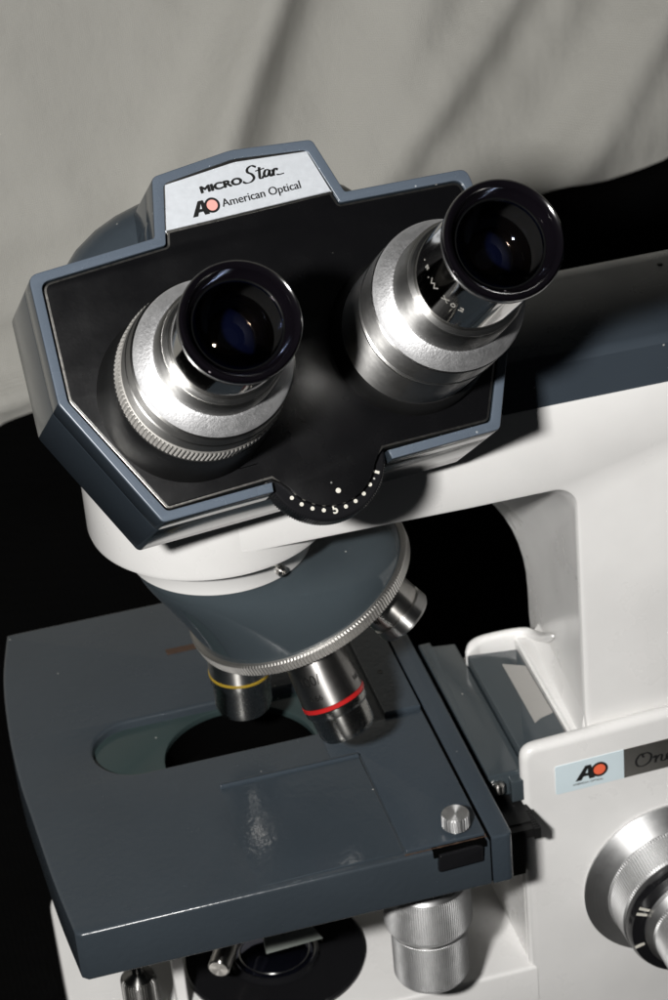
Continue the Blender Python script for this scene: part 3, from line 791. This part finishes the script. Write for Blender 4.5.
# ------------------------------------------------------------------ cloths
def sheet(name, fx, nu, nv, mats, label, cat, thick=.15):
    bm = bmesh.new()
    g = [[bm.verts.new(fx(i / nu, j / nv)) for i in range(nu + 1)] for j in range(nv + 1)]
    for j in range(nv):
        for i in range(nu): bm.faces.new((g[j][i], g[j][i + 1], g[j + 1][i + 1], g[j + 1][i]))
    o = obj(name, bm, mats, None, sharp=80, recalc=False)
    md = o.modifiers.new('thickness', 'SOLIDIFY'); md.thickness = thick * S; md.offset = -1
    return tag(o, label, cat)
def nz(x, y, s): return noise.noise(Vector((x * s, y * s, 1.7)))
def ridge(d, w): return math.exp(-(d / w) ** 2)
def black_fx(u, v):
    x = -60 + 140 * u; y = -25 + 53 * v
    z = -9.12 + .35 * nz(x, y, .12)
    t = max(0, (y - 8) / 20); z += 6.0 * t ** 1.3 + (x - 5) * .17 * t + .35 * t
    if y > 6: z += t * (.8 * nz(x, y, .18) + .25 * nz(x, y, .5))
    if y < 6 and abs(x) < 20: z = min(z, -9.04)
    return Vector((x, y, z))
black = sheet('black_cloth', black_fx, 200, 90, M['blackcloth'], 'plain black cloth spread under the microscope and rising behind it', 'cloth')
def grey_fx(u, v):
    x = -50 + 125 * u; s = 60 * v                       # s runs up the cloth
    y = 26 + (x + 5) * .10 + s * .35; z = -6 + s * .94 + (x - 5) * .03
    d = 0
    # diagonal folds: lines in (x, s)
    def fold(x0, s0, x1, s1, w, amp, soft=0):
        nonlocal d
        L = math.hypot(x1 - x0, s1 - s0); tx, ts = (x1 - x0) / L, (s1 - s0) / L
        t = (x - x0) * tx + (s - s0) * ts; e = -(x - x0) * ts + (s - s0) * tx
        e += .5 * nz(x, s, .15)
        fade = 1 / (1 + math.exp(-(t + 2) / 2)) / (1 + math.exp((t - L - 2) / 2))
        d += amp * ridge(e, w) * fade
    fold(3.0, 3, 16, 26, 1.15, 2.0); fold(8.5, 3, 23, 24, 1.5, .8)
    fold(13, 7, 30, 24, .9, .9); fold(17, 4, 36, 20, 1.1, 1.1); fold(21, 12, 34, 27, .7, .5)
    fold(24, 16, 30, 22, 1.0, .7); fold(13, 3, 40, 12, 1.6, .8)
    fold(-16, 9, 8, 24, 3.4, .5); fold(-20, 4, -2, 12, 2.6, -.3)
    fold(-14, 2.0, 4, 2.6, .5, .8); fold(-12, 4.3, 4, 5.6, .5, .35); fold(-12, 6.5, 2, 8, .8, .25)
    d += .55 * nz(x, s, .09) + .30 * nz(x + 9, s * .6, .28) + .12 * nz(x * 1.0 + s * .5, s * .5 - x * .2, .7) + .05 * nz(x, s, 1.3)
    return Vector((x, y - d, z + d * .3))
grey = sheet('grey_backdrop_cloth', grey_fx, 320, 170, M['greycloth'], 'creased light grey linen cloth hanging behind the microscope', 'backdrop cloth')

# ------------------------------------------------------------------ light: one flash left of the lens, dim room
fl = D.lights.new('flash', 'AREA'); fl.shape = 'RECTANGLE'; fl.size = .045; fl.size_y = .03; fl.energy = 5.7; fl.color = (1, .985, .96)
fo = D.objects.new('flash', fl); COL.objects.link(fo)
FP = CAM + cr * -13.7 + cu_ * 1.1
tgt = Vector((3, 0, 8)); zz = (FP - tgt).normalized()
fo.matrix_world = axis_frame(FP * S, zz, cr)
w = D.worlds.new('World'); scene.world = w; w.use_nodes = True
w.node_tree.nodes['Background'].inputs[0].default_value = (.9, .95, 1, 1); w.node_tree.nodes['Background'].inputs[1].default_value = .014

scene.render.engine = 'CYCLES'
scene.view_settings.view_transform = 'Standard'; scene.view_settings.look = 'None'
scene.view_settings.exposure = 0; scene.view_settings.gamma = 1
scene.cycles.use_denoising = True
scene.cycles.max_bounces = 8; scene.cycles.sample_clamp_indirect = 25
scene.cycles.caustics_reflective = True; scene.cycles.blur_glossy = .1
